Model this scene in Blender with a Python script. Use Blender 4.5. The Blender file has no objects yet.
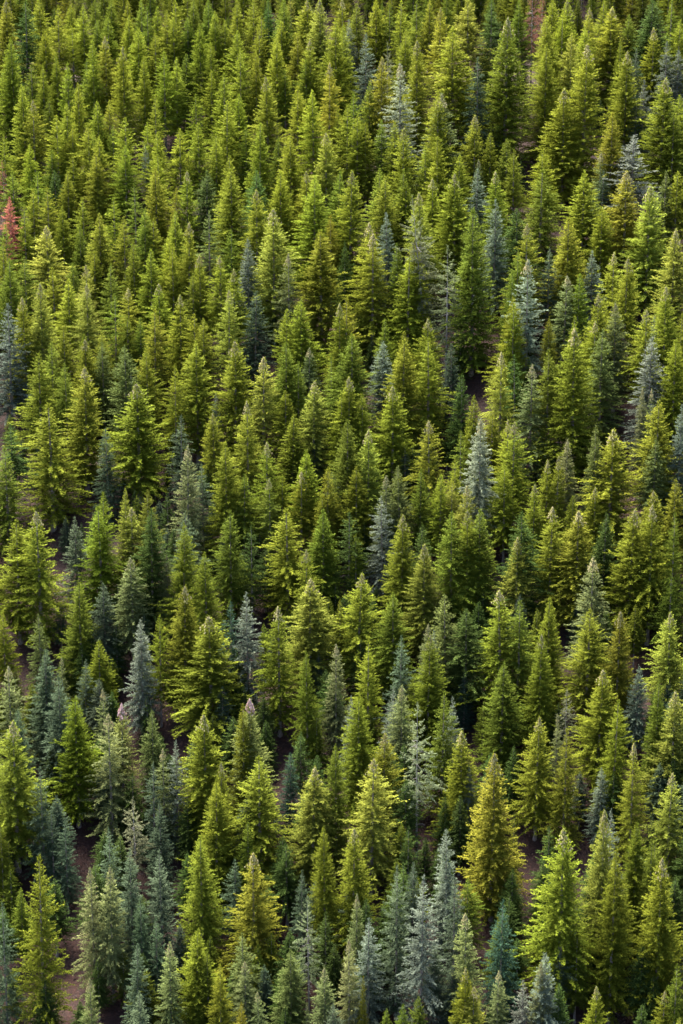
import bpy, math, random
import numpy as np

random.seed(7)
rng = np.random.default_rng(7)
scene = bpy.context.scene
COL = scene.collection

# ------------------------------------------------------------------ camera
W, H, FPX = 683, 1024, 1800.0
PITCH = math.radians(-14.0)
cam_d = bpy.data.cameras.new("camera")
cam_d.sensor_fit = 'VERTICAL'
cam_d.sensor_height = 36.0
cam_d.lens = 36.0 * FPX / H
cam_d.clip_start = 1.0
cam_d.clip_end = 6000.0
cam = bpy.data.objects.new("camera", cam_d)
COL.objects.link(cam)
cam.location = (0, 0, 0)
cam.rotation_euler = (math.radians(90) + PITCH, 0, 0)
scene.camera = cam

# ------------------------------------------------------------------ light
SUN_EL, SUN_AZ = math.radians(57), math.radians(332)   # azimuth clockwise from +Y (away from the camera)
world = bpy.data.worlds.new("World")
scene.world = world
world.use_nodes = True
nt = world.node_tree
bg = nt.nodes["Background"]
sky = nt.nodes.new("ShaderNodeTexSky")
sky.sky_type = 'NISHITA'
sky.sun_disc = False
sky.sun_elevation = SUN_EL
sky.sun_rotation = SUN_AZ
sky.air_density = 1.0
sky.dust_density = 3.0
sky.ozone_density = 1.0
nt.links.new(sky.outputs[0], bg.inputs[0])
bg.inputs[1].default_value = 0.05
sun_d = bpy.data.lights.new("sun", 'SUN')
sun_d.energy = 4.5
sun_d.angle = math.radians(55)
sun_d.color = (1.0, 0.955, 0.84)
sun = bpy.data.objects.new("sun", sun_d)
COL.objects.link(sun)
sun.rotation_euler = (math.pi / 2 - SUN_EL, 0, math.pi - SUN_AZ)
scene.view_settings.view_transform = 'Standard'
scene.view_settings.look = 'None'
scene.view_settings.gamma = 1.0
scene.view_settings.exposure = 3.65
scene.cycles.max_bounces = 4
scene.cycles.diffuse_bounces = 2
scene.cycles.transmission_bounces = 3
scene.cycles.transparent_max_bounces = 4

# ------------------------------------------------------------------ terrain
SLOPE = 0.60
def ground_z(x, y):
    z = -153.0 + SLOPE * (y - 267.0) + 0.17 * x
    z = z + 3.0 * np.sin(x * 0.043 + 1.3) * np.sin(y * 0.031 + 0.4) + 1.6 * np.sin(x * 0.11 + y * 0.07)
    z = z + 0.5 * np.sin(x * 0.37 + 0.9 * np.sin(y * 0.21)) * np.sin(y * 0.33 + 1.0)
    return z

CP, SP = math.cos(PITCH), math.sin(PITCH)
def ray(px, py):
    u, v = (px - W / 2) / FPX, -(py - H / 2) / FPX
    return np.array([u, CP - v * SP, SP + v * CP])
def project(p):
    x, y, z = p
    d = y * CP + z * SP
    v = -y * SP + z * CP
    return W / 2 + FPX * x / d, H / 2 - FPX * v / d, d
def hit(px, py):
    d = ray(px, py)
    t0, t1 = 120.0, 1200.0
    for _ in range(60):
        t = 0.5 * (t0 + t1)
        p = d * t
        if p[2] > ground_z(p[0], p[1]): t0 = t
        else: t1 = t
    return d * t0

# ------------------------------------------------------------------ materials
def new_mat(name):
    m = bpy.data.materials.new(name)
    m.use_nodes = True
    b = m.node_tree.nodes["Principled BSDF"]
    return m, m.node_tree, b
def link(nt_, a, b): nt_.links.new(a, b)

def needle_material(name, source):
    m, t, b = new_mat(name)
    b.inputs["Roughness"].default_value = 0.85
    b.inputs["Specular IOR Level"].default_value = 0.02
    if source == 'OBJECT':
        col = t.nodes.new("ShaderNodeObjectInfo").outputs["Color"]
    else:
        a = t.nodes.new("ShaderNodeAttribute"); a.attribute_type = 'INSTANCER'; a.attribute_name = "tint"
        col = a.outputs["Color"]
    v = t.nodes.new("ShaderNodeAttribute"); v.attribute_name = "shade"
    hsv = t.nodes.new("ShaderNodeHueSaturation")
    link(t, col, hsv.inputs["Color"])
    mh = t.nodes.new("ShaderNodeMapRange")
    mh.inputs[3].default_value = 0.512; mh.inputs[4].default_value = 0.492
    link(t, v.outputs["Fac"], mh.inputs[0]); link(t, mh.outputs[0], hsv.inputs["Hue"])
    mv = t.nodes.new("ShaderNodeMapRange")
    mv.inputs[3].default_value = 0.62; mv.inputs[4].default_value = 1.38
    link(t, v.outputs["Fac"], mv.inputs[0]); link(t, mv.outputs[0], hsv.inputs["Value"])
    link(t, hsv.outputs[0], b.inputs["Base Color"])
    tr = t.nodes.new("ShaderNodeBsdfTranslucent")
    link(t, hsv.outputs[0], tr.inputs["Color"])
    mix = t.nodes.new("ShaderNodeMixShader"); mix.inputs[0].default_value = 0.25
    out = t.nodes["Material Output"]
    link(t, b.outputs[0], mix.inputs[1]); link(t, tr.outputs[0], mix.inputs[2]); link(t, mix.outputs[0], out.inputs["Surface"])
    return m
M_NEEDLE = needle_material("needles", 'OBJECT')
M_NEEDLE_MASS = needle_material("needles_of_mass", 'ATTR')

def bark_material(name, c0, c1, scale):
    m, t, b = new_mat(name)
    b.inputs["Roughness"].default_value = 0.9
    tc = t.nodes.new("ShaderNodeTexCoord")
    mp = t.nodes.new("ShaderNodeMapping"); mp.inputs["Scale"].default_value = (6, 6, 1.2)
    nz = t.nodes.new("ShaderNodeTexNoise"); nz.inputs["Scale"].default_value = scale; nz.inputs["Detail"].default_value = 5
    cr = t.nodes.new("ShaderNodeValToRGB")
    cr.color_ramp.elements[0].position = 0.35; cr.color_ramp.elements[0].color = (*c0, 1)
    cr.color_ramp.elements[1].position = 0.65; cr.color_ramp.elements[1].color = (*c1, 1)
    link(t, tc.outputs["Object"], mp.inputs[0]); link(t, mp.outputs[0], nz.inputs["Vector"])
    link(t, nz.outputs["Fac"], cr.inputs[0]); link(t, cr.outputs[0], b.inputs["Base Color"])
    bp = t.nodes.new("ShaderNodeBump"); bp.inputs["Strength"].default_value = 0.6
    link(t, nz.outputs["Fac"], bp.inputs["Height"]); link(t, bp.outputs[0], b.inputs["Normal"])
    return m
M_BARK = bark_material("bark", (0.10, 0.075, 0.065), (0.22, 0.18, 0.17), 1.5)
M_TWIG = bark_material("dead_twigs", (0.045, 0.035, 0.032), (0.12, 0.095, 0.09), 1.8)
M_DEADWOOD = bark_material("dead_wood", (0.13, 0.115, 0.11), (0.26, 0.23, 0.22), 1.8)

def cone_material(name, c0, c1):
    m, t, b = new_mat(name)
    b.inputs["Roughness"].default_value = 0.8
    tc = t.nodes.new("ShaderNodeTexCoord")
    nz = t.nodes.new("ShaderNodeTexNoise"); nz.inputs["Scale"].default_value = 3.0
    mx = t.nodes.new("ShaderNodeMix"); mx.data_type = 'RGBA'
    mx.inputs[6].default_value = (*c0, 1); mx.inputs[7].default_value = (*c1, 1)
    link(t, tc.outputs["Object"], nz.inputs["Vector"]); link(t, nz.outputs["Fac"], mx.inputs[0])
    link(t, mx.outputs[2], b.inputs["Base Color"])
    return m
M_CONE = cone_material("tan_cones", (0.20, 0.17, 0.07), (0.34, 0.28, 0.14))
M_CONE_PINK = cone_material("pink_cones", (0.34, 0.18, 0.17), (0.50, 0.34, 0.33))

def soil_material():
    m, t, b = new_mat("forest_soil")
    b.inputs["Roughness"].default_value = 0.95
    tc = t.nodes.new("ShaderNodeTexCoord")
    n1 = t.nodes.new("ShaderNodeTexNoise"); n1.inputs["Scale"].default_value = 0.16; n1.inputs["Detail"].default_value = 4
    n2 = t.nodes.new("ShaderNodeTexNoise"); n2.inputs["Scale"].default_value = 1.6; n2.inputs["Detail"].default_value = 8; n2.inputs["Roughness"].default_value = 0.7
    for n in (n1, n2): link(t, tc.outputs["Object"], n.inputs["Vector"])
    c1 = t.nodes.new("ShaderNodeValToRGB")
    e = c1.color_ramp.elements
    e[0].position = 0.3; e[0].color = (0.018, 0.0065, 0.005, 1)
    e[1].position = 0.7; e[1].color = (0.034, 0.0125, 0.009, 1)
    link(t, n1.outputs["Fac"], c1.inputs[0])
    c2 = t.nodes.new("ShaderNodeValToRGB")
    e = c2.color_ramp.elements
    e[0].position = 0.32; e[0].color = (0.45, 0.42, 0.42, 1)
    e[1].position = 0.72; e[1].color = (1.5, 1.35, 1.25, 1)
    link(t, n2.outputs["Fac"], c2.inputs[0])
    mx = t.nodes.new("ShaderNodeMix"); mx.data_type = 'RGBA'; mx.blend_type = 'MULTIPLY'; mx.inputs[0].default_value = 1
    link(t, c1.outputs[0], mx.inputs[6]); link(t, c2.outputs[0], mx.inputs[7])
    link(t, mx.outputs[2], b.inputs["Base Color"])
    bp = t.nodes.new("ShaderNodeBump"); bp.inputs["Strength"].default_value = 0.8; bp.inputs["Distance"].default_value = 0.4
    link(t, n2.outputs["Fac"], bp.inputs["Height"]); link(t, bp.outputs[0], b.inputs["Normal"])
    return m
M_SOIL = soil_material()

# ------------------------------------------------------------------ mesh helpers
def mesh_from(name, verts, faces, mat, shade=None, tint=None, smooth=False):
    """verts (n,3), faces (m,k): one mesh whose faces all have k corners."""
    verts = np.asarray(verts, np.float32); faces = np.asarray(faces, np.int32)
    me = bpy.data.meshes.new(name)
    n, (m, k) = len(verts), faces.shape
    me.vertices.add(n); me.vertices.foreach_set("co", verts.ravel())
    me.loops.add(m * k); me.loops.foreach_set("vertex_index", faces.ravel())
    me.polygons.add(m)
    me.polygons.foreach_set("loop_start", np.arange(m, dtype=np.int32) * k)
    me.polygons.foreach_set("use_smooth", np.full(m, smooth))
    me.update(calc_edges=True)
    if shade is not None:
        a = me.attributes.new("shade", 'FLOAT', 'FACE'); a.data.foreach_set("value", np.asarray(shade, np.float32))
    if tint is not None:
        a = me.attributes.new("tint", 'FLOAT_COLOR', 'FACE'); a.data.foreach_set("color", np.asarray(tint, np.float32).ravel())
    me.materials.append(mat)
    return me

# ------------------------------------------------------------------ hillside
def build_hill():
    xs = np.concatenate([np.linspace(-900, -170, 30), np.arange(-165, 166, 2.2), np.linspace(170, 900, 30)])
    ys = np.concatenate([np.linspace(60, 240, 24), np.arange(243, 640, 2.2), np.linspace(645, 1500, 60)])
    X, Y = np.meshgrid(xs, ys)
    Z = ground_z(X, Y) + rng.normal(0, 0.10, X.shape)
    nx, ny = len(xs), len(ys)
    v = np.stack([X, Y, Z], -1).reshape(-1, 3)
    i = np.arange((ny - 1) * (nx - 1)); r, c = i // (nx - 1), i % (nx - 1)
    a = r * nx + c
    f = np.stack([a, a + 1, a + nx + 1, a + nx], -1)
    o = bpy.data.objects.new("hillside_ground", mesh_from("hillside_ground", v, f, M_SOIL, smooth=True))
    o["kind"] = "structure"
    COL.objects.link(o)
build_hill()

# ------------------------------------------------------------------ tree prototypes (24 m tall, 8.4 m wide, scaled for each tree)
PH, PW = 24.0, 8.4

def kites(base, dirv, upv, length, width, droop):
    """needle sprays: four-cornered blades. All arrays (n,3) / (n,)."""
    side = np.cross(dirv, upv); side /= np.linalg.norm(side, axis=1, keepdims=True) + 1e-9
    L = length[:, None]; w = width[:, None]
    mid = base + dirv * L * 0.5
    tip = base + dirv * L - np.array([0, 0, 1.0]) * (droop * length)[:, None]
    v = np.stack([base, mid + side * w * 0.5, tip, mid - side * w * 0.5], 1)
    return v.reshape(-1, 3)

def crown_geometry(seed, style, lod=1.0):
    r = np.random.default_rng(seed)
    st = dict(start=0.06, gap=0.46, per=8, rag=0.18, dens=1.0, top_up=0.50, mid_e=0.20, low_e=-0.05, power=0.80, belly=1.0, gapiness=0.0, tier=0.0, skip=0.0, ej=0.20, zj=0.25, fine=0.62)
    st.update(style)
    if lod < 1: st['gap'] *= 1.45
    R = PW / 2
    z = st['start'] * PH; hs = []
    while z < PH * 0.985:
        hs.append(z); z += st['gap'] * (0.85 + 0.30 * r.random()) * (1.12 - 0.45 * z / PH) * (1 + st['tier'])
    B = []
    ph = r.random(6) * 6.28
    lean = r.normal(0, 0.004, 2)
    for z in hs:
        t = z / PH
        q = (1 - t) / (1 - st['start']); kk = max(0.9, (1.15 - st['power']) * 2.8)
        prof = (1 - math.exp(-kk * q)) / (1 - math.exp(-kk))
        if t < st['start'] + 0.10: prof *= 0.72 + 0.28 * (t - st['start']) / 0.10
        n = max(4, int(round(st['per'] * (0.75 + 0.40 * prof))))
        a0 = r.random() * 6.28
        tierf = 1 + st['tier'] * 0.30 * r.normal()
        for k in range(n):
            if r.random() < st['skip']: continue
            az = a0 + 6.283 * k / n + r.normal(0, 0.22)
            lump = 1 + st['rag'] * (math.sin(2 * az + ph[0] + z * 0.5) * 0.5 + math.sin(3 * az + ph[1] - z * 0.9) * 0.4 + math.sin(az + ph[2] + z * 0.27) * 0.5)
            L = R * prof * lump * tierf * (1 + r.normal(0, st['rag'] * 0.75)) + 0.10
            if r.random() < 0.03: L *= 1.2
            if L < 0.16: L = 0.16
            up = max(0.0, (t - 0.62) / 0.38)
            e = st['mid_e'] * (1 - up) + st['top_up'] * up
            if t < 0.45: e += (st['low_e'] - st['mid_e']) * (0.45 - t) / 0.45
            e += r.normal(0, st['ej'])
            B.append((z + r.normal(0, st['zj']), az, L, e, 0.025 + 0.03 * r.random(), r.random()))
    B = np.array(B)
    # leader sprays at the very top
    verts, shade = [], []
    step = 0.20 * st['fine'] ** 0.5 / st['dens'] / (1.0 if lod >= 1 else lod)
    N = np.maximum(2, (B[:, 2] * 0.88 / step).astype(int))
    idx = np.repeat(np.arange(len(B)), N)
    f = (np.concatenate([np.arange(n) for n in N]) + r.random(len(idx))) / N[idx]
    L = B[idx, 2]; s = (0.14 + 0.86 * f) * L
    if st['gapiness'] > 0:
        keep = (f > st['gapiness'] * r.random(len(f)))
        idx, f, L, s = idx[keep], f[keep], L[keep], s[keep]
    def axis_pt(i, s):
        e = B[i, 3]; Lb = B[i, 2]
        rr = s * np.cos(e)
        zz = B[i, 0] + s * np.sin(e) - B[i, 4] * s * s * 1.3 + 0.10 * s * (s / Lb) ** 2
        lx, ly = lean[0] * zz, lean[1] * zz
        return np.stack([np.cos(B[i, 1]) * rr + lx, np.sin(B[i, 1]) * rr + ly, zz], 1)
    def axis_slope(i, s):
        return np.sin(B[i, 3]) - 2.6 * B[i, 4] * s + 0.30 * (s / B[i, 2]) ** 2
    for side in (-1, 1):
        i = idx; n = len(i)
        p = axis_pt(i, s)
        l = (0.13 + 0.10 * np.minimum(1, L / 2.0) + 0.34 * (L - s) * (1 - 0.35 * f) + 0.10 * r.random(n)) * (0.7 + 0.6 * r.random(n))
        l = np.minimum(l, 0.95) * 0.86 * st['fine']
        ang = B[i, 1] + side * (0.95 - 0.35 * f + r.normal(0, 0.16, n))
        p = p + r.normal(0, 0.09, (n, 3))
        sl = axis_slope(i, s) * 0.7 + r.normal(0.0, 0.36, n)
        d = np.stack([np.cos(ang), np.sin(ang), sl], 1); d /= np.linalg.norm(d, axis=1, keepdims=True)
        roll = r.normal(0, 0.85, (n, 3)); roll[:, 2] = 1; up = roll
        wd = (0.10 * st['fine'] + 0.22 * l) * (0.8 + 0.4 * r.random(n)) * (1.0 if lod >= 1 else 1.9)
        verts.append(kites(p, d, up, l, wd, 0.08 + 0.16 * r.random(n)))
        sh = 0.5 * B[i, 5] + 0.5 * r.random(n); shade.append(sh)
        if lod >= 1:
            for fr, s2 in ((0.38, 1), (0.52, -1)):
                k = l > 0.30 * st['fine']
                q = p[k] + d[k] * (l[k] * fr)[:, None]
                a2 = ang[k] + s2 * (0.75 + r.normal(0, 0.2, k.sum()))
                d2 = np.stack([np.cos(a2), np.sin(a2), sl[k] + r.normal(-0.05, 0.22, k.sum())], 1); d2 /= np.linalg.norm(d2, axis=1, keepdims=True)
                l2 = (0.18 * st['fine'] + 0.36 * l[k] * (1.2 - fr)) * (0.8 + 0.4 * r.random(k.sum()))
                rl = r.normal(0, 0.5, (k.sum(), 3)); rl[:, 2] = 1
                verts.append(kites(q, d2, rl, l2, 0.09 + 0.18 * l2, 0.10 + 0.15 * r.random(k.sum())))
                shade.append(np.clip(sh[k] + r.normal(0, 0.12, k.sum()), 0, 1))
    # bough ends
    for k in range(3 if lod >= 1 else 1):
        i = np.arange(len(B)); n = len(i); s1 = B[:, 2] * (0.90 - 0.07 * k)
        p = axis_pt(i, s1); ang = B[:, 1] + r.normal(0, 0.22, n)
        d = np.stack([np.cos(ang), np.sin(ang), axis_slope(i, s1) + r.normal(0.28, 0.2, n)], 1); d /= np.linalg.norm(d, axis=1, keepdims=True)
        l = 0.22 * st['fine'] + 0.16 * st['fine'] * B[:, 2] * (0.7 + 0.5 * r.random(n)); rl = r.normal(0, 0.5, (n, 3)); rl[:, 2] = 1
        verts.append(kites(p, d, rl, l, 0.13 + 0.14 * l, 0.05 * np.ones(n))); shade.append(0.5 * B[:, 5] + 0.5 * r.random(n))
    # leader tuft
    n = 16 if lod >= 1 else 6
    zz = PH * (0.945 + 0.05 * r.random(n)); ang = r.random(n) * 6.28
    p = np.stack([lean[0] * zz, lean[1] * zz, zz], 1)
    d = np.stack([np.cos(ang) * 0.45, np.sin(ang) * 0.45, 0.9 + 0 * ang], 1); d /= np.linalg.norm(d, axis=1, keepdims=True)
    rl = r.normal(0, 1, (n, 3))
    verts.append(kites(p, d, rl, 0.35 + 0.3 * r.random(n), 0.12 * np.ones(n), 0 * ang)); shade.append(r.random(n))
    p1 = np.array([[lean[0] * PH, lean[1] * PH, PH * 0.955]] * 3); d1 = np.array([[0.03, 0, 1.0]] * 3)
    rl = np.array([[1, 0, 0], [0, 1, 0], [1, 1, 0.0]])
    verts.append(kites(p1, d1, rl, np.full(3, PH * 0.05), np.full(3, 0.16), np.zeros(3))); shade.append(np.full(3, 0.6))
    v = np.concatenate(verts); s = np.concatenate(shade)
    return v, s, lean

def quads(n): return np.arange(n * 4, dtype=np.int32).reshape(-1, 4)

def tube(points, radii, sides=7):
    pts = np.asarray(points, float); V = []
    a = np.arange(sides) / sides * 6.28318
    for i, p in enumerate(pts):
        t = pts[min(i + 1, len(pts) - 1)] - pts[max(i - 1, 0)]; t /= np.linalg.norm(t)
        u = np.cross(t, [0.31, 0.95, 0.05]); u /= np.linalg.norm(u); w = np.cross(t, u)
        V.append(p + radii[i] * (np.cos(a)[:, None] * u + np.sin(a)[:, None] * w))
    V = np.concatenate(V); F = []
    for i in range(len(pts) - 1):
        for k in range(sides):
            k2 = (k + 1) % sides
            F.append((i * sides + k, i * sides + k2, (i + 1) * sides + k2, (i + 1) * sides + k))
    return V, np.array(F)

def trunk_geometry(lean, seed, rad=0.30):
    r = np.random.default_rng(seed + 900)
    zs = np.concatenate([[-1.2, 0.0, 0.5], np.linspace(2, PH * 0.97, 9)])
    wob = np.cumsum(r.normal(0, 0.03, (len(zs), 2)), 0) * np.linspace(1, 0.2, len(zs))[:, None]
    pts = [(lean[0] * z + wob[i, 0], lean[1] * z + wob[i, 1], z) for i, z in enumerate(zs)]
    rr = [rad * (1.45 if z < 0.2 else 1.15 if z < 1 else 1.0) * (1 - max(z, 0) / PH * 0.93) for z in zs]
    return tube(pts, rr)

def bare_branches(seed, lean, z0, z1, n, lmax, curl=-0.25):
    r = np.random.default_rng(seed + 500); V, F, o = [], [], 0
    for k in range(n):
        z = z0 + (z1 - z0) * r.random(); az = r.random() * 6.28; L = lmax * (0.35 + 0.65 * r.random())
        pts = []
        for f in (0, 0.35, 0.7, 1.0):
            rr = L * f
            pts.append((lean[0] * z + math.cos(az) * rr + 0.12 * f * r.normal(), lean[1] * z + math.sin(az) * rr + 0.12 * f * r.normal(), z + curl * L * f * f + 0.08 * L * f))
        v, fc = tube(pts, [0.045, 0.036, 0.026, 0.012], 4)
        V.append(v); F.append(fc + o); o += len(v)
        for q in range(3):
            f0 = 0.35 + 0.2 * q; p = np.array(pts[0]) * (1 - f0) + np.array(pts[3]) * f0
            a2 = az + (0.8 if q % 2 else -0.8); l2 = L * 0.28
            v, fc = tube([p, p + np.array([math.cos(a2) * l2, math.sin(a2) * l2, curl * l2])], [0.022, 0.008], 3)
            v4, f4 = v, fc
            V.append(v4); F.append(f4 + o); o += len(v4)
    return np.concatenate(V), np.concatenate(F)

def cone_geometry(seed, lean, k):
    r = np.random.default_rng(seed + 300); n = 90
    t = 0.86 + 0.135 * r.random(n) ** 0.8
    R = PW / 2 * (1 - t) * 2.0
    az = r.random(n) * 6.28; rr = R * (0.35 + 0.65 * r.random(n))
    c = np.stack([np.cos(az) * rr + lean[0] * t * PH, np.sin(az) * rr + lean[1] * t * PH, t * PH + rr * 0.5], 1)
    h = k * (0.11 + 0.09 * r.random(n)); w = k * (0.045 + 0.03 * r.random(n))
    base = np.array([[0, 0, -1], [1, 0, -0.1], [0, 1, -0.1], [-1, 0, -0.1], [0, -1, -0.1], [0, 0, 1.0]])
    V = c[:, None, :] + base[None] * np.stack([w, w, h], 1)[:, None, :]
    f = np.array([[0, 2, 1], [0, 3, 2], [0, 4, 3], [0, 1, 4], [5, 1, 2], [5, 2, 3], [5, 3, 4], [5, 4, 1]])
    F = (f[None] + (np.arange(n) * 6)[:, None, None]).reshape(-1, 3)
    return V.reshape(-1, 3), F

STYLES = {
    'fir':   [dict(start=0.18), dict(rag=0.26, gap=0.52, power=0.72, start=0.22), dict(rag=0.22, power=0.92, mid_e=0.28, start=0.16), dict(rag=0.16, power=0.70, start=0.26), dict(rag=0.30, gap=0.56, power=0.85, skip=0.08, start=0.20), dict(rag=0.20, power=0.78, start=0.28, gap=0.48), dict(rag=0.32, power=0.66, start=0.20, skip=0.10), dict(rag=0.26, power=0.88, start=0.14, mid_e=0.30, top_up=0.65), dict(rag=0.38, power=0.75, start=0.24, gap=0.54, skip=0.12), dict(rag=0.18, power=0.95, start=0.12)],
    'ragged': [dict(rag=0.36, gap=0.62, power=0.66, skip=0.14, start=0.18, low_e=-0.12), dict(rag=0.34, gap=0.66, power=0.80, skip=0.12, start=0.24, mid_e=0.08)],
    'tiered': [dict(rag=0.20, gap=0.70, power=0.80, tier=0.55, mid_e=0.02, low_e=-0.08, per=7, start=0.26), dict(rag=0.24, gap=0.72, power=0.74, tier=0.5, mid_e=-0.05, low_e=-0.12, per=7, start=0.22)],
    'grand': [dict(rag=0.20, gap=0.36, per=10, power=0.78, fine=0.5), dict(rag=0.24, gap=0.40, per=10, power=0.70, fine=0.5, skip=0.08), dict(rag=0.22, gap=0.44, per=10, power=0.80, fine=0.5, tier=0.35, mid_e=0.12, low_e=-0.08, start=0.10), dict(rag=0.32, gap=0.40, per=10, power=0.74, fine=0.5, skip=0.12, start=0.14), dict(rag=0.26, gap=0.38, per=10, power=0.66, fine=0.5, start=0.10, mid_e=0.28)],
    'spruce': [dict(rag=0.26, gap=0.52, power=0.78, mid_e=0.05, low_e=-0.15, tier=0.3, start=0.12, skip=0.06), dict(rag=0.20, gap=0.50, power=0.64, mid_e=-0.02, low_e=-0.2, start=0.16), dict(rag=0.15, gap=0.56, power=0.66, mid_e=0.04, low_e=-0.12, tier=0.25, dens=1.1), dict(rag=0.20, gap=0.60, power=0.60, mid_e=0.0, low_e=-0.12, tier=0.35, dens=1.1), dict(rag=0.18, gap=0.54, power=0.74, mid_e=0.10, tier=0.2, dens=1.1), dict(rag=0.24, gap=0.68, power=0.70, tier=0.4, mid_e=-0.05, skip=0.06)],
    'spindly': [dict(rag=0.34, gap=0.75, power=0.6, skip=0.18, start=0.26, mid_e=0.0, low_e=-0.25, gapiness=0.3, per=6), dict(rag=0.38, gap=0.8, power=0.6, skip=0.22, start=0.34, mid_e=0.0, low_e=-0.25, gapiness=0.35, per=6)],
}
PROTO = {}
sd = 11
for fam, lst in STYLES.items():
    PROTO[fam] = []
    for st in lst:
        sd += 1
        v, s, lean = crown_geometry(sd, st)
        d = dict(crown=mesh_from(fam + "_crown", v, quads(len(s)), M_NEEDLE, shade=s))
        tv, tf = trunk_geometry(lean, sd, 0.30 if fam != 'spindly' else 0.26)
        d['trunk'] = mesh_from(fam + "_trunk", tv, tf, M_BARK if fam != 'spindly' else M_DEADWOOD, smooth=True)
        start = st.get('start', 0.06)
        bv, bf = bare_branches(sd, lean, 1.0, PH * (start + (0.10 if fam != 'spindly' else 0.45)), (16 if start < 0.15 else 46) if fam != 'spindly' else 44, 2.1)
        d['bare'] = mesh_from(fam + "_bare_branches", bv, bf, M_DEADWOOD if fam == 'spindly' else M_TWIG)
        cv, cf = cone_geometry(sd, lean, 1.4)
        d['cones'] = mesh_from(fam + "_cones", cv, cf, M_CONE)
        cv, cf = cone_geometry(sd, lean, 2.4); d['pink'] = mesh_from(fam + "_pink_cones", cv, cf, M_CONE_PINK)
        PROTO[fam].append(d)
        

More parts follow.
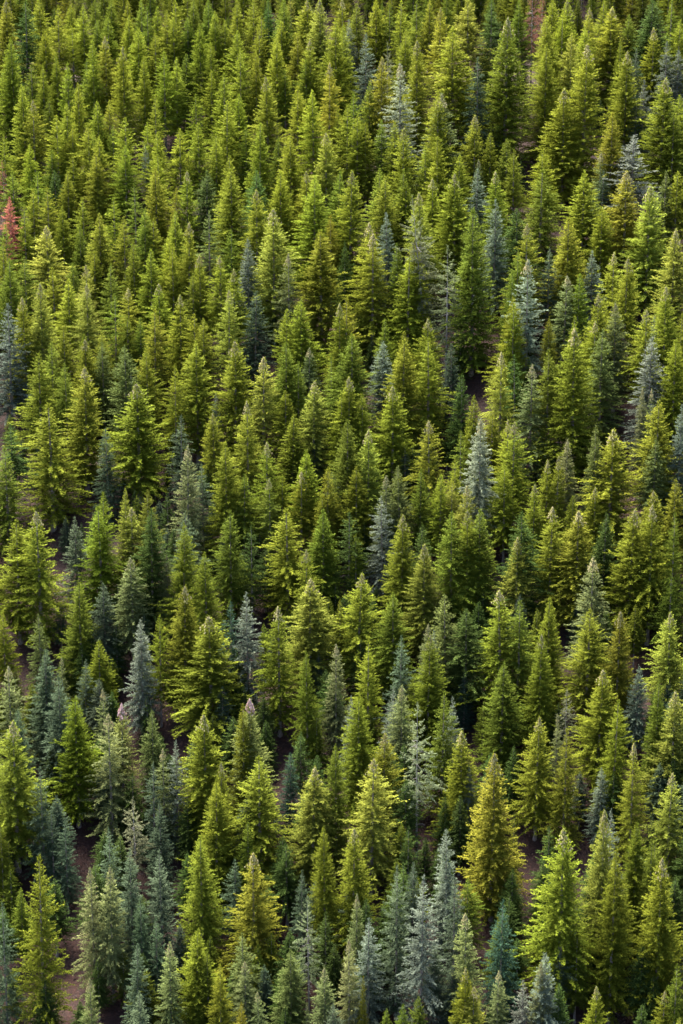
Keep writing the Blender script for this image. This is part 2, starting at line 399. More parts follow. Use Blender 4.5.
# ------------------------------------------------------------------ the trees that the photograph shows
# for each 171 px square of the slope: colour letter, x and y of the tip, width and height, in quarter pixels
CELLS = {
(0, 854): "Y 150 5 200 660;B 5 190 150 560;P 365 55 140 460;P 437 60 150 470;B 520 -20 150 400;B 560 175 130 330;B 640 -15 160 400;B 625 255 120 300;B 540 360 130 330;P 675 355 140 340;P 360 495 140 380;B 565 545 140 360;Y 210 655 60 200",
(171, 854): "Y 115 -75 190 490;B 255 20 120 250;O 325 -5 240 500;B 520 65 100 280;K 550 170 110 460;Y 92 305 180 420;G 145 390 110 320;O 195 440 110 330;O 280 595 110 300;C 290 315 170 330;P 297 430 140 300;P 355 545 110 250;C 475 385 160 340;P 545 590 60 200;P 617 455 130 320",
(342, 854): "Y 45 -105 180 400;P 60 160 110 340;S 105 255 160 440;P 32 340 130 370;O 85 485 50 300;Y 75 590 80 200;B 220 45 150 540;S 320 85 180 600;S 424 -100 150 400;B 455 85 150 480;P 500 240 170 400;T 640 180 160 400;P 625 465 130 300;Y 492 455 130 340;L 525 530 150 300;G 243 600 110 250;G 305 570 110 250;B 285 30 100 300",
(512, 854): "Y 208 -105 270 640;D 330 -30 160 420;Y 415 -25 180 640;Y 600 15 200 600;G 496 -120 130 400;G 560 -60 120 400;S 135 400 150 380;P 115 430 130 360;S 45 505 120 300;P 107 570 100 250;Y 340 530 130 300;Y 608 545 130 300;G 660 440 150 400",
(0, 684): "Y 45 150 250 540;P 35 -70 170 420;B 70 100 120 320;B 235 -35 150 400;B 172 -135 140 360;E 295 55 190 460;P 415 20 110 300;P 435 115 190 480;I 480 80 160 420;C 605 105 140 340;P 650 260 120 320;B 610 315 120 320;K 535 455 110 280;B 640 470 130 330;B 435 570 130 330;B 205 510 110 280;B 260 545 110 280;B 160 330 140 380;Y 0 560 100 300",
(171, 684): "Y 132 120 210 480;I 312 60 170 420;Y 288 75 120 380;Y 350 290 250 460;Y 195 315 140 380;Y 175 385 170 400;G 305 550 120 300;S 20 225 120 340;T 475 275 110 260;L 565 335 220 440;Y 615 570 120 460;G 660 240 130 400",
(342, 684): "Y 65 45 190 480;S 35 45 90 300;O 165 200 180 420;L 120 300 240 480;P 240 5 150 440;S 200 15 110 340;K 305 75 130 560;G 405 25 160 400;S 440 50 110 320;Y 480 190 190 440;S 510 330 80 280;O 610 280 240 600",
(512, 684): "K 220 20 80 240;P 183 120 70 260;O 105 130 170 440;Y 220 180 150 460;Y 355 -60 180 440;Y 420 60 160 400;Y 490 235 140 400;S 508 -68 110 280;G 584 -16 130 380;L 655 30 180 400;L 635 355 180 360;S 360 335 110 240;L 370 505 180 620;S 395 500 120 400;Y 500 555 140 400;G 575 625 110 300;G 10 510 60 250",
(0, 512): "Y 60 30 190 440;Y 145 -5 230 500;E 395 -30 200 420;L 525 -20 170 300;D 600 -10 160 400;P 525 185 170 320;B 300 20 130 300;B 415 285 140 300;G 312 280 170 360;Y 395 515 160 260;C 155 405 120 300;B 175 550 150 360;P 245 580 80 240;B 330 590 110 260;S 560 435 130 380;Y 635 410 110 340;P 665 175 90 260;Y 10 400 110 300",
(171, 512): "B 60 0 160 300;Y 42 45 140 400;Y 135 160 150 420;O 50 295 190 460;Y 155 415 260 460;T 235 355 130 340;S 305 320 150 380;G 235 -5 160 380;D 320 55 120 320;Y 465 -15 220 420;Y 430 380 190 460;Y 540 150 150 340;L 555 265 230 440;G 610 -10 180 360;P 660 530 130 350;G 545 560 110 360;G 370 445 80 250;Y 675 350 80 300",
(342, 512): "G 55 85 90 260;S 165 -60 150 330;Y 240 10 170 380;L 330 130 180 420;G 205 325 170 360;Y 60 245 200 440;Y 105 510 150 380;B 235 495 130 330;P 345 450 110 330;Y 345 490 160 400;S 370 470 90 300;C 418 330 190 420;G 440 0 180 400;Y 510 -10 160 380;G 550 -10 180 420;D 320 50 120 300;Y 645 310 230 460;T 490 640 80 200;D 500 390 200 340;D 30 0 150 300;G 645 605 190 440",
(512, 512): "L 25 100 150 330;D 40 0 180 380;Y 160 -20 180 420;O 265 -5 220 420;D 370 0 140 340;P 325 180 180 380;Y 480 -10 200 460;O 565 -30 180 500;G 650 0 120 500;Y 150 345 150 420;Y 118 490 150 360;Y 310 385 200 420;O 430 395 150 400;L 635 400 170 420;G 640 250 120 300;Y 495 370 90 200;G 30 350 170 450",
(0, 342): "Y 150 45 170 420;G 205 0 120 330;G 262 85 110 340;Y 342 -10 150 300;O 335 100 190 440;Y 195 240 240 460;C 410 0 120 300;B 425 345 120 300;C 500 15 150 350;Y 585 25 120 330;S 525 125 50 200;Y 550 165 220 420;Y 410 600 110 360;L 500 585 100 350;G 590 590 120 360;D 40 330 130 300;G 20 420 170 360;C 5 540 60 200",
(171, 342): "Y 100 0 160 380;Y 15 95 110 330;B 35 290 130 330;P 60 415 140 380;B 125 490 110 280;S 180 205 70 250;Y 175 285 120 300;Y 255 -5 170 400;L 370 60 180 380;Y 305 235 150 380;Y 220 405 180 400;Y 380 400 150 360;L 395 545 120 300;G 290 530 140 300;Y 460 195 130 280;Y 480 290 160 300;G 510 75 100 300;P 550 25 120 250;L 570 155 160 320;G 640 55 90 280;Y 680 210 110 320;Y 540 435 150 350;Y 520 520 140 320;Y 625 500 140 340;Y 445 530 80 250;Y 605 615 100 280;G 460 0 140 350",
(342, 342): "G 40 -30 190 400;S 165 0 130 300;Y 245 -10 190 440;Y 350 -20 170 430;B 440 5 110 280;D 480 130 110 320;Y 30 140 160 360;Y 80 205 110 330;Y 205 175 170 380;L 105 350 150 360;G 20 310 170 400;Y 60 500 140 330;P 175 535 130 330;C 235 495 130 320;B 255 420 90 200;O 352 315 150 340;G 315 510 120 300;Y 455 470 110 300;Y 395 530 120 300;L 440 555 120 280;Y 525 215 130 320;W 558 310 150 500;Y 600 290 130 270;L 640 40 150 400;O 665 310 120 350;Y 655 490 140 320;L 505 575 130 300;G 480 350 120 300",
(512, 342): "P 80 90 160 440;Y 10 320 180 440;Y 255 -55 220 560;C 360 -50 170 440;S 555 -20 170 420;Y 655 -10 170 420;P 525 185 70 300;P 555 185 70 300;Y 590 235 190 440;C 575 395 150 330;S 680 250 120 380;P 225 390 110 350;Y 405 350 230 460;C 335 335 110 400;Y 140 470 110 330;Y 180 455 120 340;Y 90 570 130 300;Y 245 615 110 260;Y 335 580 120 300;O 565 595 140 300;Y 655 545 140 350;G 150 30 150 450;D 20 50 130 300",
(0, 171): "R 12 -40 55 280;Q 38 105 80 300;Y 130 70 110 300;Y 190 65 100 330;Y 268 0 110 280;Y 95 140 110 300;G 24 215 110 300;Y 250 140 90 280;Y 330 110 110 280;O 390 -10 80 250;Y 455 105 120 280;G 540 50 110 320;Y 625 -10 140 330;G 150 0 120 300;G 50 0 120 300;D 220 0 120 250;L 190 220 170 330;G 320 220 100 280;Y 400 170 140 330;Y 495 180 110 320;G 575 150 110 330;Y 610 190 120 280;Y 535 280 110 320;Y 600 310 130 320;L 350 375 120 340;Y 375 320 110 260;G 440 370 110 300;Y 215 385 120 300;G 100 340 130 330;G 35 350 130 360;Y 10 280 90 300;L 160 450 150 400;Y 95 505 140 370;Y 270 430 130 340;L 340 450 130 380;G 455 490 120 340;O 510 470 130 300;Y 640 450 130 300;Y 510 580 120 280;Y 615 550 150 350;Y 675 270 100 300;G 560 585 100 280;S 30 530 160 450;Y 255 620 110 300;Y 405 645 100 280;Y 335 650 90 260;G 290 370 100 260",
(171, 171): "Y 60 0 120 330;O 20 65 80 300;Y 240 -10 170 420;D 140 0 130 300;D 340 0 140 330;Y 435 0 150 330;O 340 75 140 360;Y 570 20 170 420;Y 540 0 120 300;G 660 0 120 320;Y 15 160 120 330;Y 65 205 120 360;C 150 160 130 340;G 240 235 100 270;S 305 275 110 360;L 415 150 190 480;P 470 330 120 360;Y 600 240 190 440;O 640 175 90 300;Y 5 300 100 330;Y 115 335 110 330;Y 200 340 130 340;G 85 410 90 300;Y 250 390 120 350;L 230 475 130 360;Y 35 495 130 320;Y 95 570 120 300;Y 130 590 110 300;Y 460 550 120 300;Y 520 515 150 340;Y 675 530 140 400;B 330 480 150 350",
(342, 171): "Y 30 0 150 400;G 150 -10 130 320;Y 175 20 150 360;G 250 0 120 300;Y 255 40 110 280;S 185 165 110 360;Y 110 205 170 440;Y 125 250 180 460;G 225 290 110 350;Y 290 275 160 440;L 325 85 150 400;K 350 100 130 600;Y 265 350 190 420;K 425 300 120 500;Y 365 30 120 300;Y 450 10 160 380;S 540 -10 120 300;G 530 150 190 600;S 615 115 130 420;Y 620 0 140 350;Y 15 505 140 400;G 170 590 100 280;Y 350 590 130 320;Y 250 640 110 280;Y 675 505 130 380;G 680 400 80 350;D 10 280 80 300",
(512, 171): "G 120 -10 190 430;Y 290 0 180 380;B 365 0 110 260;O 455 0 200 450;L 555 55 170 480;Y 660 0 130 330;C 615 0 130 330;Y 60 210 160 380;Y 230 185 180 380;Y 360 150 150 330;S 325 320 130 300;W 65 355 160 480;L 650 235 180 500;P 215 420 150 330;G 265 410 110 330;Y 405 325 130 360;Y 460 345 150 400;Y 350 490 140 360;P 420 530 130 360;Y 330 600 130 320;Y 540 550 150 360;S 570 580 100 300;O 150 590 80 260;Y 250 580 110 300;Y 5 530 110 420;G 20 330 120 330;Y 620 460 150 400;Y 680 570 100 300;D 30 150 130 300;B 150 310 110 300",
(0, 0): "O 20 0 130 330;D 100 0 150 380;Y 175 0 130 300;Y 230 20 110 330;Y 285 20 90 250;Y 330 20 100 300;Y 45 150 110 400;Y 180 120 110 300;Y 290 105 90 280;Y 335 100 80 240;Y 430 70 110 260;G 385 80 90 250;Y 515 65 90 260;G 590 30 90 250;Y 630 25 90 250;Y 665 40 80 280;Y 370 160 100 330;O 420 145 110 320;Y 490 185 110 380;Y 550 110 110 300;Y 620 130 110 260;Y 655 205 110 320;Y 575 225 100 320;Y 225 215 80 280;Y 270 250 90 300;Y 170 265 90 280;G 125 260 90 250;Y 30 225 120 340;G 345 235 90 250;Y 310 330 90 300;Y 95 340 120 350;O 130 400 120 330;G 195 395 80 250;Y 265 415 100 300;Y 390 405 110 300;Y 435 400 90 280;Y 225 460 110 320;Y 350 500 110 300;Y 500 470 120 330;O 290 505 80 260;G 370 530 90 250;Y 395 545 110 300;Y 500 580 110 300;Y 590 490 90 250;Y 620 380 90 300;S 585 580 70 220;Y 630 530 100 280;Y 120 580 100 300;Y 15 540 90 320;Y 385 610 110 300;Y 290 620 90 250;Y 630 615 100 280;G 450 500 90 250;G 205 600 90 250;G 445 0 90 240;Y 510 0 80 240;G 380 0 90 240;G 565 0 80 240",
(171, 0): "Y 20 0 110 280;G 90 0 100 270;G 150 0 100 260;Y 175 45 100 280;Y 265 0 110 300;Y 330 0 110 290;D 390 0 100 300;G 450 0 130 330;O 545 0 150 330;L 600 0 150 360;Y 10 75 100 270;G 65 75 90 250;Y 115 100 110 330;Y 160 170 100 300;Y 215 80 90 250;Y 265 120 110 290;Y 275 190 110 330;Y 360 50 110 280;Y 355 110 100 270;Y 440 85 110 280;Y 425 150 110 330;Y 505 135 100 270;Y 560 155 110 330;G 540 240 110 280;Y 660 80 130 400;Y 20 230 100 280;G 60 215 90 250;Y 100 375 90 250;Y 205 290 120 350;Y 160 280 90 260;Y 340 205 90 300;Y 390 305 130 380;Y 270 375 100 280;Y 505 345 130 360;Y 570 360 150 400;O 635 250 120 380;Y 220 400 130 340;Y 110 490 120 310;Y 35 515 110 300;Y 180 535 100 280;G 300 510 90 250;Y 350 490 120 360;G 430 550 90 250;Y 480 545 130 330;L 620 530 130 340;Y 235 620 100 270;Y 670 440 90 250;O 70 605 60 200;G 455 280 80 240",
(342, 0): "Y 5 -5 120 300;G 60 15 130 330;Y 145 0 130 320;Y 235 0 120 330;G 190 20 110 290;G 300 0 110 280;O 350 0 110 290;O 395 30 110 330;X 510 0 200 400;D 600 0 150 350;Y 10 100 120 340;S 30 80 100 300;S 95 135 110 350;O 160 230 130 370;K 185 170 60 300;Y 250 120 120 300;Y 305 160 130 400;W 237 255 150 400;Y 450 110 220 500;B 545 230 130 400;F 660 70 200 560;G 45 375 110 280;Y 20 420 120 310;Y 60 460 120 310;Y 95 490 110 280;G 160 480 100 270;Y 210 485 110 290;Y 245 510 130 330;P 395 375 180 380;Y 385 380 140 400;Y 385 545 130 340;Y 335 580 90 260;Y 530 460 130 330;Y 595 530 110 290;G 660 555 110 290;Y 470 620 120 310;P 545 640 80 240;G 110 330 110 300",
(512, 0): "R 85 -60 80 330;R 122 -40 50 260;G 30 0 100 280;Y 160 0 110 290;Y 225 0 130 300;Y 145 70 130 350;Y 205 50 120 300;L 240 130 100 330;O 310 30 130 330;Y 140 175 140 430;Y 290 110 110 300;Y 295 175 190 520;Y 365 0 110 300;O 400 30 160 330;G 460 60 130 300;Y 435 160 80 300;Y 460 205 140 380;O 565 110 120 330;D 560 0 200 350;G 640 0 100 280;Y 670 80 120 300;S 620 165 110 330;S 670 200 120 300;B 490 195 90 300;S 530 320 100 280;O 210 355 200 420;Y 400 450 150 380;Y 610 315 190 440;V 485 540 180 330;P 355 610 100 280;Y 125 600 130 330;G 650 450 130 330;Y 10 600 110 300;Y 670 380 120 310;B 500 380 100 260",
}
#        base colour of the needles        family of shapes                kind        look in words
TYPES = {
 'Y': ((0.111, 0.128, 0.013), ('fir', 'fir', 'fir', 'ragged'), 'fir_tree', 'yellow-green'),
 'G': ((0.076, 0.098, 0.012), ('fir', 'fir', 'tiered'), 'fir_tree', 'mid green'),
 'E': ((0.085, 0.115, 0.010), ('tiered', 'ragged'), 'fir_tree', 'fresh green'),
 'D': ((0.038, 0.060, 0.014), ('fir', 'tiered'), 'fir_tree', 'dark green'),
 'F': ((0.085, 0.105, 0.012), ('tiered',), 'fir_tree', 'olive green'),
 'X': ((0.115, 0.120, 0.018), ('ragged',), 'fir_tree', 'pale green'),
 'L': ((0.145, 0.158, 0.024), ('fir', 'fir', 'ragged'), 'fir_tree', 'pale lime'),
 'O': ((0.122, 0.127, 0.014), ('fir', 'fir', 'ragged'), 'fir_tree', 'golden olive'),
 'I': ((0.115, 0.130, 0.035), ('fir', 'ragged'), 'fir_tree', 'pink-topped green'),
 'C': ((0.080, 0.102, 0.028), ('fir', 'tiered', 'spruce'), 'spruce_tree', 'cool green'),
 'P': ((0.108, 0.126, 0.046), ('spruce',), 'spruce_tree', 'pale sage'),
 'B': ((0.054, 0.076, 0.042), ('spruce',), 'spruce_tree', 'blue-green'),
 'T': ((0.030, 0.056, 0.034), ('spruce',), 'spruce_tree', 'dark teal'),
 'S': ((0.100, 0.122, 0.086), ('spruce',), 'spruce_tree', 'silver-blue'),
 'V': ((0.165, 0.185, 0.145), ('ragged',), 'spruce_tree', 'broad silver'),
 'W': ((0.160, 0.185, 0.125), ('spruce',), 'spruce_tree', 'whitish'),
 'K': ((0.120, 0.135, 0.070), ('spindly',), 'spindly_tree', 'sparse'),
 'R': ((0.150, 0.068, 0.052), ('spindly',), 'dead_tree', 'rust brown'),
 'Q': ((0.300, 0.110, 0.085), ('fir',), 'dead_tree', 'red'),
}
TREES = []
for (cx, cy), txt in CELLS.items():
    for item in txt.split(";"):
        c, u, v, w, h = item.split()
        u, v, w, h = (float(q) / 4.0 for q in (u, v, w, h))
        px, py = cx + u, cy + v
        tip_py = py
        low = max(0.0, min(1.0, (py - 250) / 400))
        w *= 1.17 - 0.10 * low; h = h * (1.20 + 0.07 * low if h < 105 else 1.08) + 4
        pxb, d_tip, d_ax = px, 1.0, 1.0
        for _ in range(4):      # upright trees converge in a tilted view: move the foot until the tip is on its pixel
            x, y, z = p = hit(pxb, py + h)
            d = ray(px, py); hz = d[2] * (y / d[1]) - z
            d_ax = y * CP + z * SP; d_tip = d_ax + hz * SP
            pxb = W / 2 + (px - W / 2) * d_tip / d_ax
        TREES.append(dict(c=c, px=px, py=py, w=w, h=h, pos=p, ht=hz, wd=w * d_ax / FPX * 1.12, size=w * h))

def upper(t, c):  # haze painted into the needle colour: firs get brighter up the slope
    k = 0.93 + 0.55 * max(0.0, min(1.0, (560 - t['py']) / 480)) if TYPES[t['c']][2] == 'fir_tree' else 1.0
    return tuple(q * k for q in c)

def hue_jitter(c, r, a=0.15):
    k = 1 + r.normal(0, a * 0.6)
    return tuple(max(0.003, q * k * (1 + r.normal(0, a * 0.22))) for q in c)

firs = sorted([t for t in TREES if TYPES[t['c']][2] == 'fir_tree'], key=lambda t: -t['size'])
keep = set(id(t) for t in firs[:300])
SINGLE = [t for t in TREES if TYPES[t['c']][2] != 'fir_tree' or id(t) in keep]
MASS = [t for t in firs[300:]]
print("trees", len(TREES), "single", len(SINGLE), "firs", len(firs))

def part(name, mesh, parent, kind=None):
    o = bpy.data.objects.new(name, mesh)
    COL.objects.link(o); o.parent = parent
    if kind: o["kind"] = kind
    return o

for i, t in enumerate(SINGLE):
    r = np.random.default_rng(1000 + i)
    col, fams, kind, look = TYPES[t['c']]
    fam = fams[r.integers(len(fams))]
    if kind == 'fir_tree' and (t['h'] > 117 or t['wd'] > 10.5): fam = 'grand'
    proto = PROTO[fam][r.integers(len(PROTO[fam]))]
    e = bpy.data.objects.new(kind, None); e.empty_display_size = 1.0
    COL.objects.link(e)
    e.location = t['pos']
    sx = t['wd'] / PW; sz = t['ht'] / PH
    e.scale = (sx, sx, sz)
    e.rotation_euler = (r.normal(0, 0.007), r.normal(0, 0.007), r.random() * 6.28)
    if r.random() < 0.12: e.rotation_euler[0] += r.normal(0, 0.02); e.rotation_euler[1] += r.normal(0, 0.02)
    if t['c'] == 'K' and t['px'] > 420 and t['py'] < 240 and t['py'] > 190: e.rotation_euler = (0, -0.10, 0)
    tr = part("trunk", proto['trunk'], e)
    cr = part("crown", proto['crown'], e)
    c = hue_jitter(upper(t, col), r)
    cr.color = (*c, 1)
    part("bare_branches", proto['bare'], tr, "stuff")
    if t['c'] == 'I': part("cones", proto['pink'], cr, "stuff")
    elif t['c'] in 'LOPWF' or (t['c'] == 'Y' and r.random() < 0.45): part("cones", proto['cones'], cr, "stuff")
    t['obj'] = e
    e["category"] = "tree"
    e["group"] = {'fir_tree': "firs on the slope", 'spruce_tree': "blue-green and grey spruces among the firs", 'spindly_tree': "sparse bare-trunked trees", 'dead_tree': "dead trees"}[kind]

# ------------------------------------------------------------------ the rest of the wood, as one mass
base_xy = [(t['pos'][0], t['pos'][1], t['wd']) for t in TREES]
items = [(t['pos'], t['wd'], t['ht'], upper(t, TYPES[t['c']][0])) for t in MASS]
BARE = [(68, 806, 90, 1024), (464, 345, 490, 392)]
pts = np.array([(b[0], b[1]) for b in base_xy]); rad = np.array([b[2] for b in base_xy])
fill = []
r = np.random.default_rng(99)
FX, FY = np.zeros(0), np.zeros(0)
n_in = n_out = 0
for tries in range(34000):
    y = r.uniform(225, 740); x = r.uniform(-1, 1) * (0.20 * y + 48)
    z = float(ground_z(x, y))
    px, py, d = project((x, y, z))
    inside = -6 < px < W + 6 and 58 < py < H + 125
    top = py <= 58
    if (n_in if inside else n_out) >= (700 if inside else 800) and not top: continue
    if not inside and py < -120: continue
    if any(b[0] - 4 < px < b[2] + 4 and b[1] < py < b[3] + 25 for b in BARE): continue
    dd = np.hypot(pts[:, 0] - x, pts[:, 1] - y).min()
    if dd < (2.0 if inside else 3.0): continue
    if len(FX) and np.hypot(FX - x, FY - y).min() < (2.4 if inside else 3.6): continue
    if inside:
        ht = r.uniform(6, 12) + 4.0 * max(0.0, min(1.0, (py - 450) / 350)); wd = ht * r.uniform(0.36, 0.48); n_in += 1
        col = TYPES[r.choice(list("DDDDBG" if py > 480 else "GDGDGD"))][0]  # gap shade put into the needle colour: dark low down, lighter upslope
    else:
        ht = r.uniform(10, 22) if top else r.uniform(17, 25); wd = ht * r.uniform(0.30, 0.38); n_out += not top
        col = TYPES[r.choice(list("YYGLOGGY" if py < 100 else "YYGLOGBP"))][0]
    FX = np.append(FX, x); FY = np.append(FY, y); fill.append((x, y)); items.append(((x, y, z), wd, ht, col))
print("in", n_in, "out", n_out, "all", len(FX))
print("mass", len(items), "fill", len(fill))

def build_mass():
    n = len(items)
    me = bpy.data.meshes.new("background_fir_trees")
    me.vertices.add(n)
    me.vertices.foreach_set("co", np.array([it[0] for it in items], np.float32).ravel())
    me.update()
    def attr(name, typ, key, arr):
        at = me.attributes.new(name, typ, 'POINT'); at.data.foreach_set(key, np.asarray(arr).ravel())
    attr("size", 'FLOAT_VECTOR', "vector", np.array([(it[1] / PW, it[1] / PW, it[2] / PH) for it in items], np.float32))
    attr("turn", 'FLOAT_VECTOR', "vector", np.array([(0, 0, r.random() * 6.28) for it in items], np.float32))
    attr("which", 'INT', "value", r.integers(0, 12, n).astype(np.int32))
    attr("tint", 'FLOAT_COLOR', "color", np.array([(*hue_jitter(it[3], r), 1.0) for it in items], np.float32))
    ob = bpy.data.objects.new("background_fir_trees", me)
    COL.objects.link(ob)
    g = bpy.data.node_groups.new("background_fir_trees", 'GeometryNodeTree')
    g.interface.new_socket("Geometry", in_out='INPUT', socket_type='NodeSocketGeometry')
    g.interface.new_socket("Geometry", in_out='OUTPUT', socket_type='NodeSocketGeometry')
    N, Lk = g.nodes, g.links
    gi, go = N.new("NodeGroupInput"), N.new("NodeGroupOutput")
    def named(nm, typ):
        q = N.new("GeometryNodeInputNamedAttribute"); q.data_type = typ; q.inputs[0].default_value = nm
        return next(o for o in q.outputs if o.enabled)
    out = N.new("GeometryNodeJoinGeometry")
    protos = PROTO['fir'] + PROTO['ragged'][:1] + PROTO['spruce'][:1]
    for key, mat in (('crown', M_NEEDLE_MASS), ('trunk', M_BARK)):
        for d in protos:
            src = next(o for o in bpy.data.objects if o.data == d[key])
            oi = N.new("GeometryNodeObjectInfo"); oi.transform_space = 'ORIGINAL'; oi.inputs["Object"].default_value = src; oi.inputs["As Instance"].default_value = True
            d['_node'] = oi
        jn = N.new("GeometryNodeJoinGeometry")
        for d in reversed(protos): Lk.new(d['_node'].outputs["Geometry"], jn.inputs[0])
        sm = N.new("GeometryNodeSetMaterial"); sm.inputs["Material"].default_value = mat
        Lk.new(jn.outputs[0], sm.inputs[0])
        ip = N.new("GeometryNodeInstanceOnPoints"); ip.inputs["Pick Instance"].default_value = True
        Lk.new(gi.outputs[0], ip.inputs["Points"]); Lk.new(sm.outputs[0], ip.inputs["Instance"])
        Lk.new(named("which", 'INT'), ip.inputs["Instance Index"])
        e2r = N.new("FunctionNodeEulerToRotation"); Lk.new(named("turn", 'FLOAT_VECTOR'), e2r.inputs[0]); Lk.new(e2r.outputs[0], ip.inputs["Rotation"])
        Lk.new(named("size", 'FLOAT_VECTOR'), ip.inputs["Scale"])
        Lk.new(ip.outputs[0], out.inputs[0])
    Lk.new(out.outputs[0], go.inputs[0])
    md = ob.modifiers.new("trees", 'NODES'); md.node_group = g
    ob["kind"] = "stuff"; ob["label"] = "small far firs and shaded young trees filling the gaps of the slope"; ob["category"] = "trees"
build_mass()

# ------------------------------------------------------------------ dead twigs and needles on the soil
def build_litter():
    r = np.random.default_rng(5); n = 40000
    y = r.uniform(245, 640, n); x = r.uniform(-1, 1, n) * (0.20 * y + 6)
    b = np.stack([x, y, ground_z(x, y) + r.uniform(0.0, 0.25, n)], 1)
    a = r.random(n) * 6.28
    d = np.stack([np.cos(a), np.sin(a), np.sin(a) * SLOPE + np.cos(a) * 0.17 + r.normal(0.12, 0.28, n)], 1)
    d /= np.linalg.norm(d, axis=1, keepdims=True)
    up = r.normal(0, 0.5, (n, 3)); up[:, 2] = 1
    v = kites(b, d, up, r.uniform(0.35, 1.6, n), r.uniform(0.05, 0.28, n), 0.05 * np.ones(n))
    m, t, bs = new_mat("litter")
    bs.inputs["Roughness"].default_value = 0.9
    at = t.nodes.new("ShaderNodeAttribute"); at.attribute_name = "shade"
    cr = t.nodes.new("ShaderNodeValToRGB"); e = cr.color_ramp.elements
    e[0].color = (0.014, 0.007, 0.006, 1); e[1].color = (0.085, 0.062, 0.052, 1)
    q = e.new(0.6); q.color = (0.032, 0.014, 0.012, 1)
    link(t, at.outputs["Fac"], cr.inputs[0]); link(t, cr.outputs[0], bs.inputs["Base Color"])
    o = bpy.data.objects.new("forest_litter", mesh_from("forest_litter", v, quads(n), m, shade=r.random(n)))
    o["kind"] = "stuff"; o["label"] = "dead twigs and brown needles lying on the soil between the trees"; o["category"] = "litter"
    COL.objects.link(o)
build_litter()

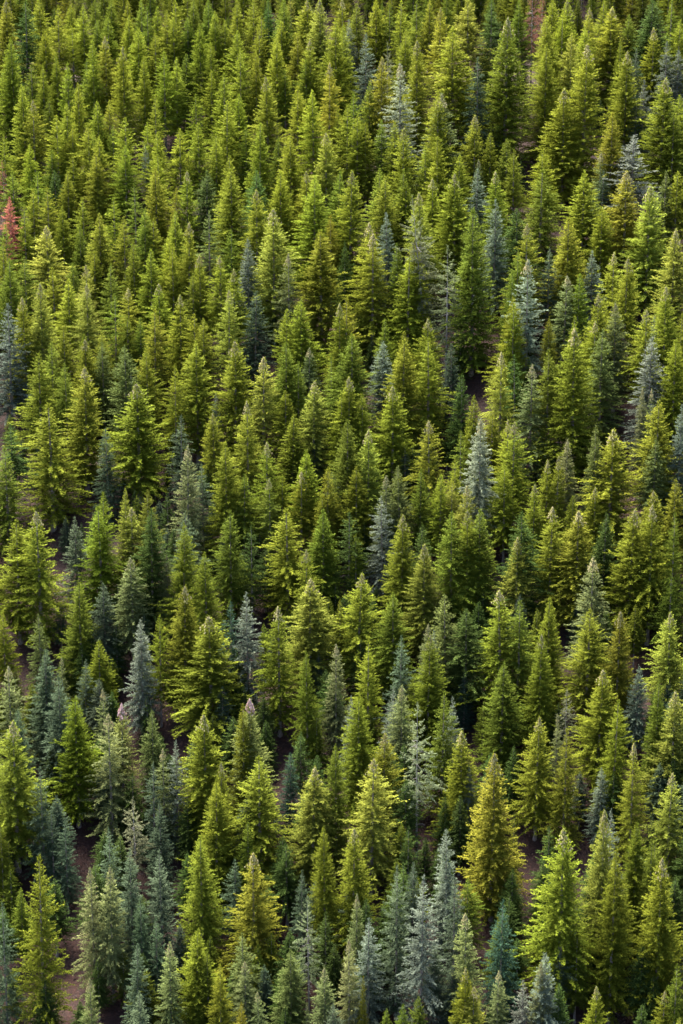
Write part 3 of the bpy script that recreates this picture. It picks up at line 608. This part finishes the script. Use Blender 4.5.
# ------------------------------------------------------------------ labels: each tree by its look and by the tree or edge it stands next to
LANDMARKS = [
 (37, 855, "tall yellow-green fir standing just left of the bare soil strip, bottom left", "the tall fir left of the soil strip"),
 (12, 722, "broad bright yellow-green fir cut by the left edge, low on the slope", "the broad fir on the lower left edge"),
 (74, 698, "fresh green fir with open dark tiers above the bare soil strip", "the open-tiered fir above the soil strip"),
 (120, 704, "green fir with a pink cone-laden top in the lower left", "the pink-topped fir at lower left"),
 (249, 699, "yellow-green fir with a small pink dead tip, left of centre and low", "the pink-tipped fir"),
 (200, 835, "bright yellow-green pointed fir between blue-green spruces, bottom left of centre", "the pointed fir at bottom left of centre"),
 (252, 853, "wide golden olive fir second in the row along the bottom left of centre", "the wide golden fir near the bottom"),
 (422, 875, "largest and brightest silver-blue spruce near the bottom edge", "the largest silver spruce"),
 (502, 899, "dark teal spruce with a clean cone outline near the bottom right", "the dark teal cone-shaped spruce"),
 (564, 828, "very wide ragged yellow-green fir in the lower right", "the very wide ragged fir"),
 (662, 858, "tall yellow-green fir beside the right edge near the bottom", "the tall fir by the bottom right edge"),
 (418, 703, "sparse pale tree with a long bare trunk, low in the middle", "the bare-trunked tree low in the middle"),
 (290, 753, "slender dark teal spruce in a dark gap, low left of centre", "the slender teal spruce"),
 (494, 754, "big golden olive fir right of centre, low on the slope", "the big golden fir right of centre"),
 (602, 768, "small silver-blue spruce between yellow firs in the lower right", "the small silver spruce at lower right"),
 (36, 511, "taller of the two broad yellow-green firs at the left edge, halfway down", "the broad pair at the left edge"),
 (140, 620, "slender silver-blue spruce with a pale trunk tip, left of centre", "the slender silver spruce at left"),
 (247, 592, "blue-grey spruce ringed by yellow-green firs, left of centre below the middle", "the blue-grey spruce ringed by firs"),
 (383, 497, "silver-blue spruce standing alone in the very middle of the slope", "the silver spruce in the middle"),
 (593, 557, "pale sage spruce with open spreading boughs, halfway down at right", "the open sage spruce at right"),
 (428, 625, "pale sage spruce tip behind a yellow-green fir, below the middle", "the pale tip below the middle"),
 (639, 667, "small silver-blue spruce near the right edge, two thirds down", "the small silver spruce by the right edge"),
 (481, 420, "whitish spruce with dense bright boughs right of the centre", "the whitish spruce right of centre"),
 (532, 364, "tall pale sage spruce right of the dark bare clearing", "the tall sage spruce by the clearing"),
 (186, 446, "pale sage spruce beside a dark gap, left of the centre", "the sage spruce left of centre"),
 (8, 303, "wide silver-grey spruce cut by the left edge, a third of the way down", "the grey spruce on the left edge"),
 (137, 383, "broad yellow-green fir with a pale pointed tip, upper left of the middle", "the pale-tipped fir at upper left"),
 (10, 198, "small dead tree with red needles at the left edge", "the red dead tree"),
 (533, -15, "wider rust brown dead tree at the top edge, right of centre", "the rusty dead tree"),
 (247, 240, "slim silver-blue spruce with a dark skirt in the upper left half", "the slim dark-skirted spruce"),
 (289, 253, "pale sage spruce with a white pointed tip, upper left of centre", "the white-tipped sage spruce"),
 (430, 196, "leaning sparse tree with a bare grey trunk, upper middle", "the leaning bare tree"),
 (474, 208, "big yellow-green fir with a wide dark skirt, upper right of centre", "the dark-skirted fir"),
 (496, 200, "slim silver-blue spruce touching the right side of the dark-skirted fir", "the slim spruce by the dark-skirted fir"),
 (528, 260, "whitish sparse spruce in the upper right", "the whitish spruce at upper right"),
 (633, 135, "broad silver spruce with spreading boughs near the upper right edge", "the broad silver spruce at upper right"),
 (401, 64, "whitish spruce with a bare white tip near the top, right of centre", "the whitish spruce near the top"),
 (382, 58, "golden olive fir with a bare tip leaning on the whitish spruce near the top", "the golden fir near the top"),
 (507, 18, "tall olive green fir with long layered boughs near the top", "the tall layered fir near the top"),
 (470, 0, "pale green open-crowned fir on the top edge, right of centre", "the open-crowned fir on the top edge"),
 (321, 0, "pale lime open fir on the top edge near the middle", "the pale fir on the top edge"),
 (146, 145, "tiny silver-blue spruce among small firs, upper left", "the tiny silver spruce at upper left"),
 (11, 38, "yellow-green fir rising by the left edge near the top corner", "the fir by the top left corner"),
 (665, 79, "yellow-green fir right of the broad silver spruce by the upper right edge", "the yellow fir in the upper right corner"),
 (640, 338, "silver-blue tall spruce near the right edge, a third of the way down", "the tall silver spruce near the right edge"),
 (275, 208, "pale lime fir with long tiers, upper left of centre", "the long-tiered lime fir"),
 (100, 115, "yellow-green fir among the dense small firs of the upper left", "the yellow fir among small firs"),
 (565, 393, "bright wide yellow-green fir near the dark gap, right of centre", "the wide yellow fir"),
 (210, 616, "broad smooth yellow-green fir left of the blue-grey spruce ringed by firs", "the broad smooth fir"),
 (358, 695, "yellow-green fir with a silver spruce tip on its left side, low middle", "the fir beside a silver tip"),
]
LM = []
free = list(SINGLE)
for x, y, lab, short in LANDMARKS:
    t = min(free, key=lambda q: (q['px'] - x) ** 2 + (q['py'] - y) ** 2)
    free.remove(t)
    t['label'] = lab; LM.append((t['px'], t['py'], short))
KIND_WORD = {'fir_tree': 'fir', 'spruce_tree': 'spruce', 'spindly_tree': 'bare-trunked tree', 'dead_tree': 'dead tree'}
DIRS = ["right of", "below right of", "below", "below left of", "left of", "above left of", "above", "above right of"]
RANK = ["nearest", "second", "third", "fourth", "fifth", "sixth", "seventh", "eighth"]
def sector(lx, ly, t):
    dx, dy = t['px'] - lx, t['py'] - ly
    return int(round(math.atan2(dy, dx) / (math.pi / 4))) % 8, math.hypot(dx, dy)
def look_of(t): return TYPES[t['c']][3] + " " + KIND_WORD[TYPES[t['c']][2]]
seen = set()
for t in SINGLE:
    if 'label' in t: continue
    best = None
    for lx, ly, short in LM:
        sct, dist = sector(lx, ly, t)
        k = sum(1 for q in SINGLE if q is not t and look_of(q) == look_of(t) and (lambda a: a[0] == sct and a[1] < dist)(sector(lx, ly, q)))
        cost = dist + 45 * k
        if best is None or cost < best[0]: best = (cost, k, sct, short)
    _, k, sct, short = best
    asp = t['w'] / t['h']
    size = "slim " if asp < 0.29 else "broad " if asp > 0.42 else ""
    if k == 0: lab = f"{size}{look_of(t)} nearest {DIRS[sct]} {short}"
    else: lab = f"{size}{look_of(t)}, {RANK[min(k, 7)]} such {DIRS[sct]} {short}"
    t['label'] = lab
for t in SINGLE:
    t['obj']["label"] = t['label']
    if t['label'] in seen: print("DUP", t['label'])
    seen.add(t['label'])
    if len(t['label'].replace("-", " ").split()) > 16: print("LONG", t['label'])
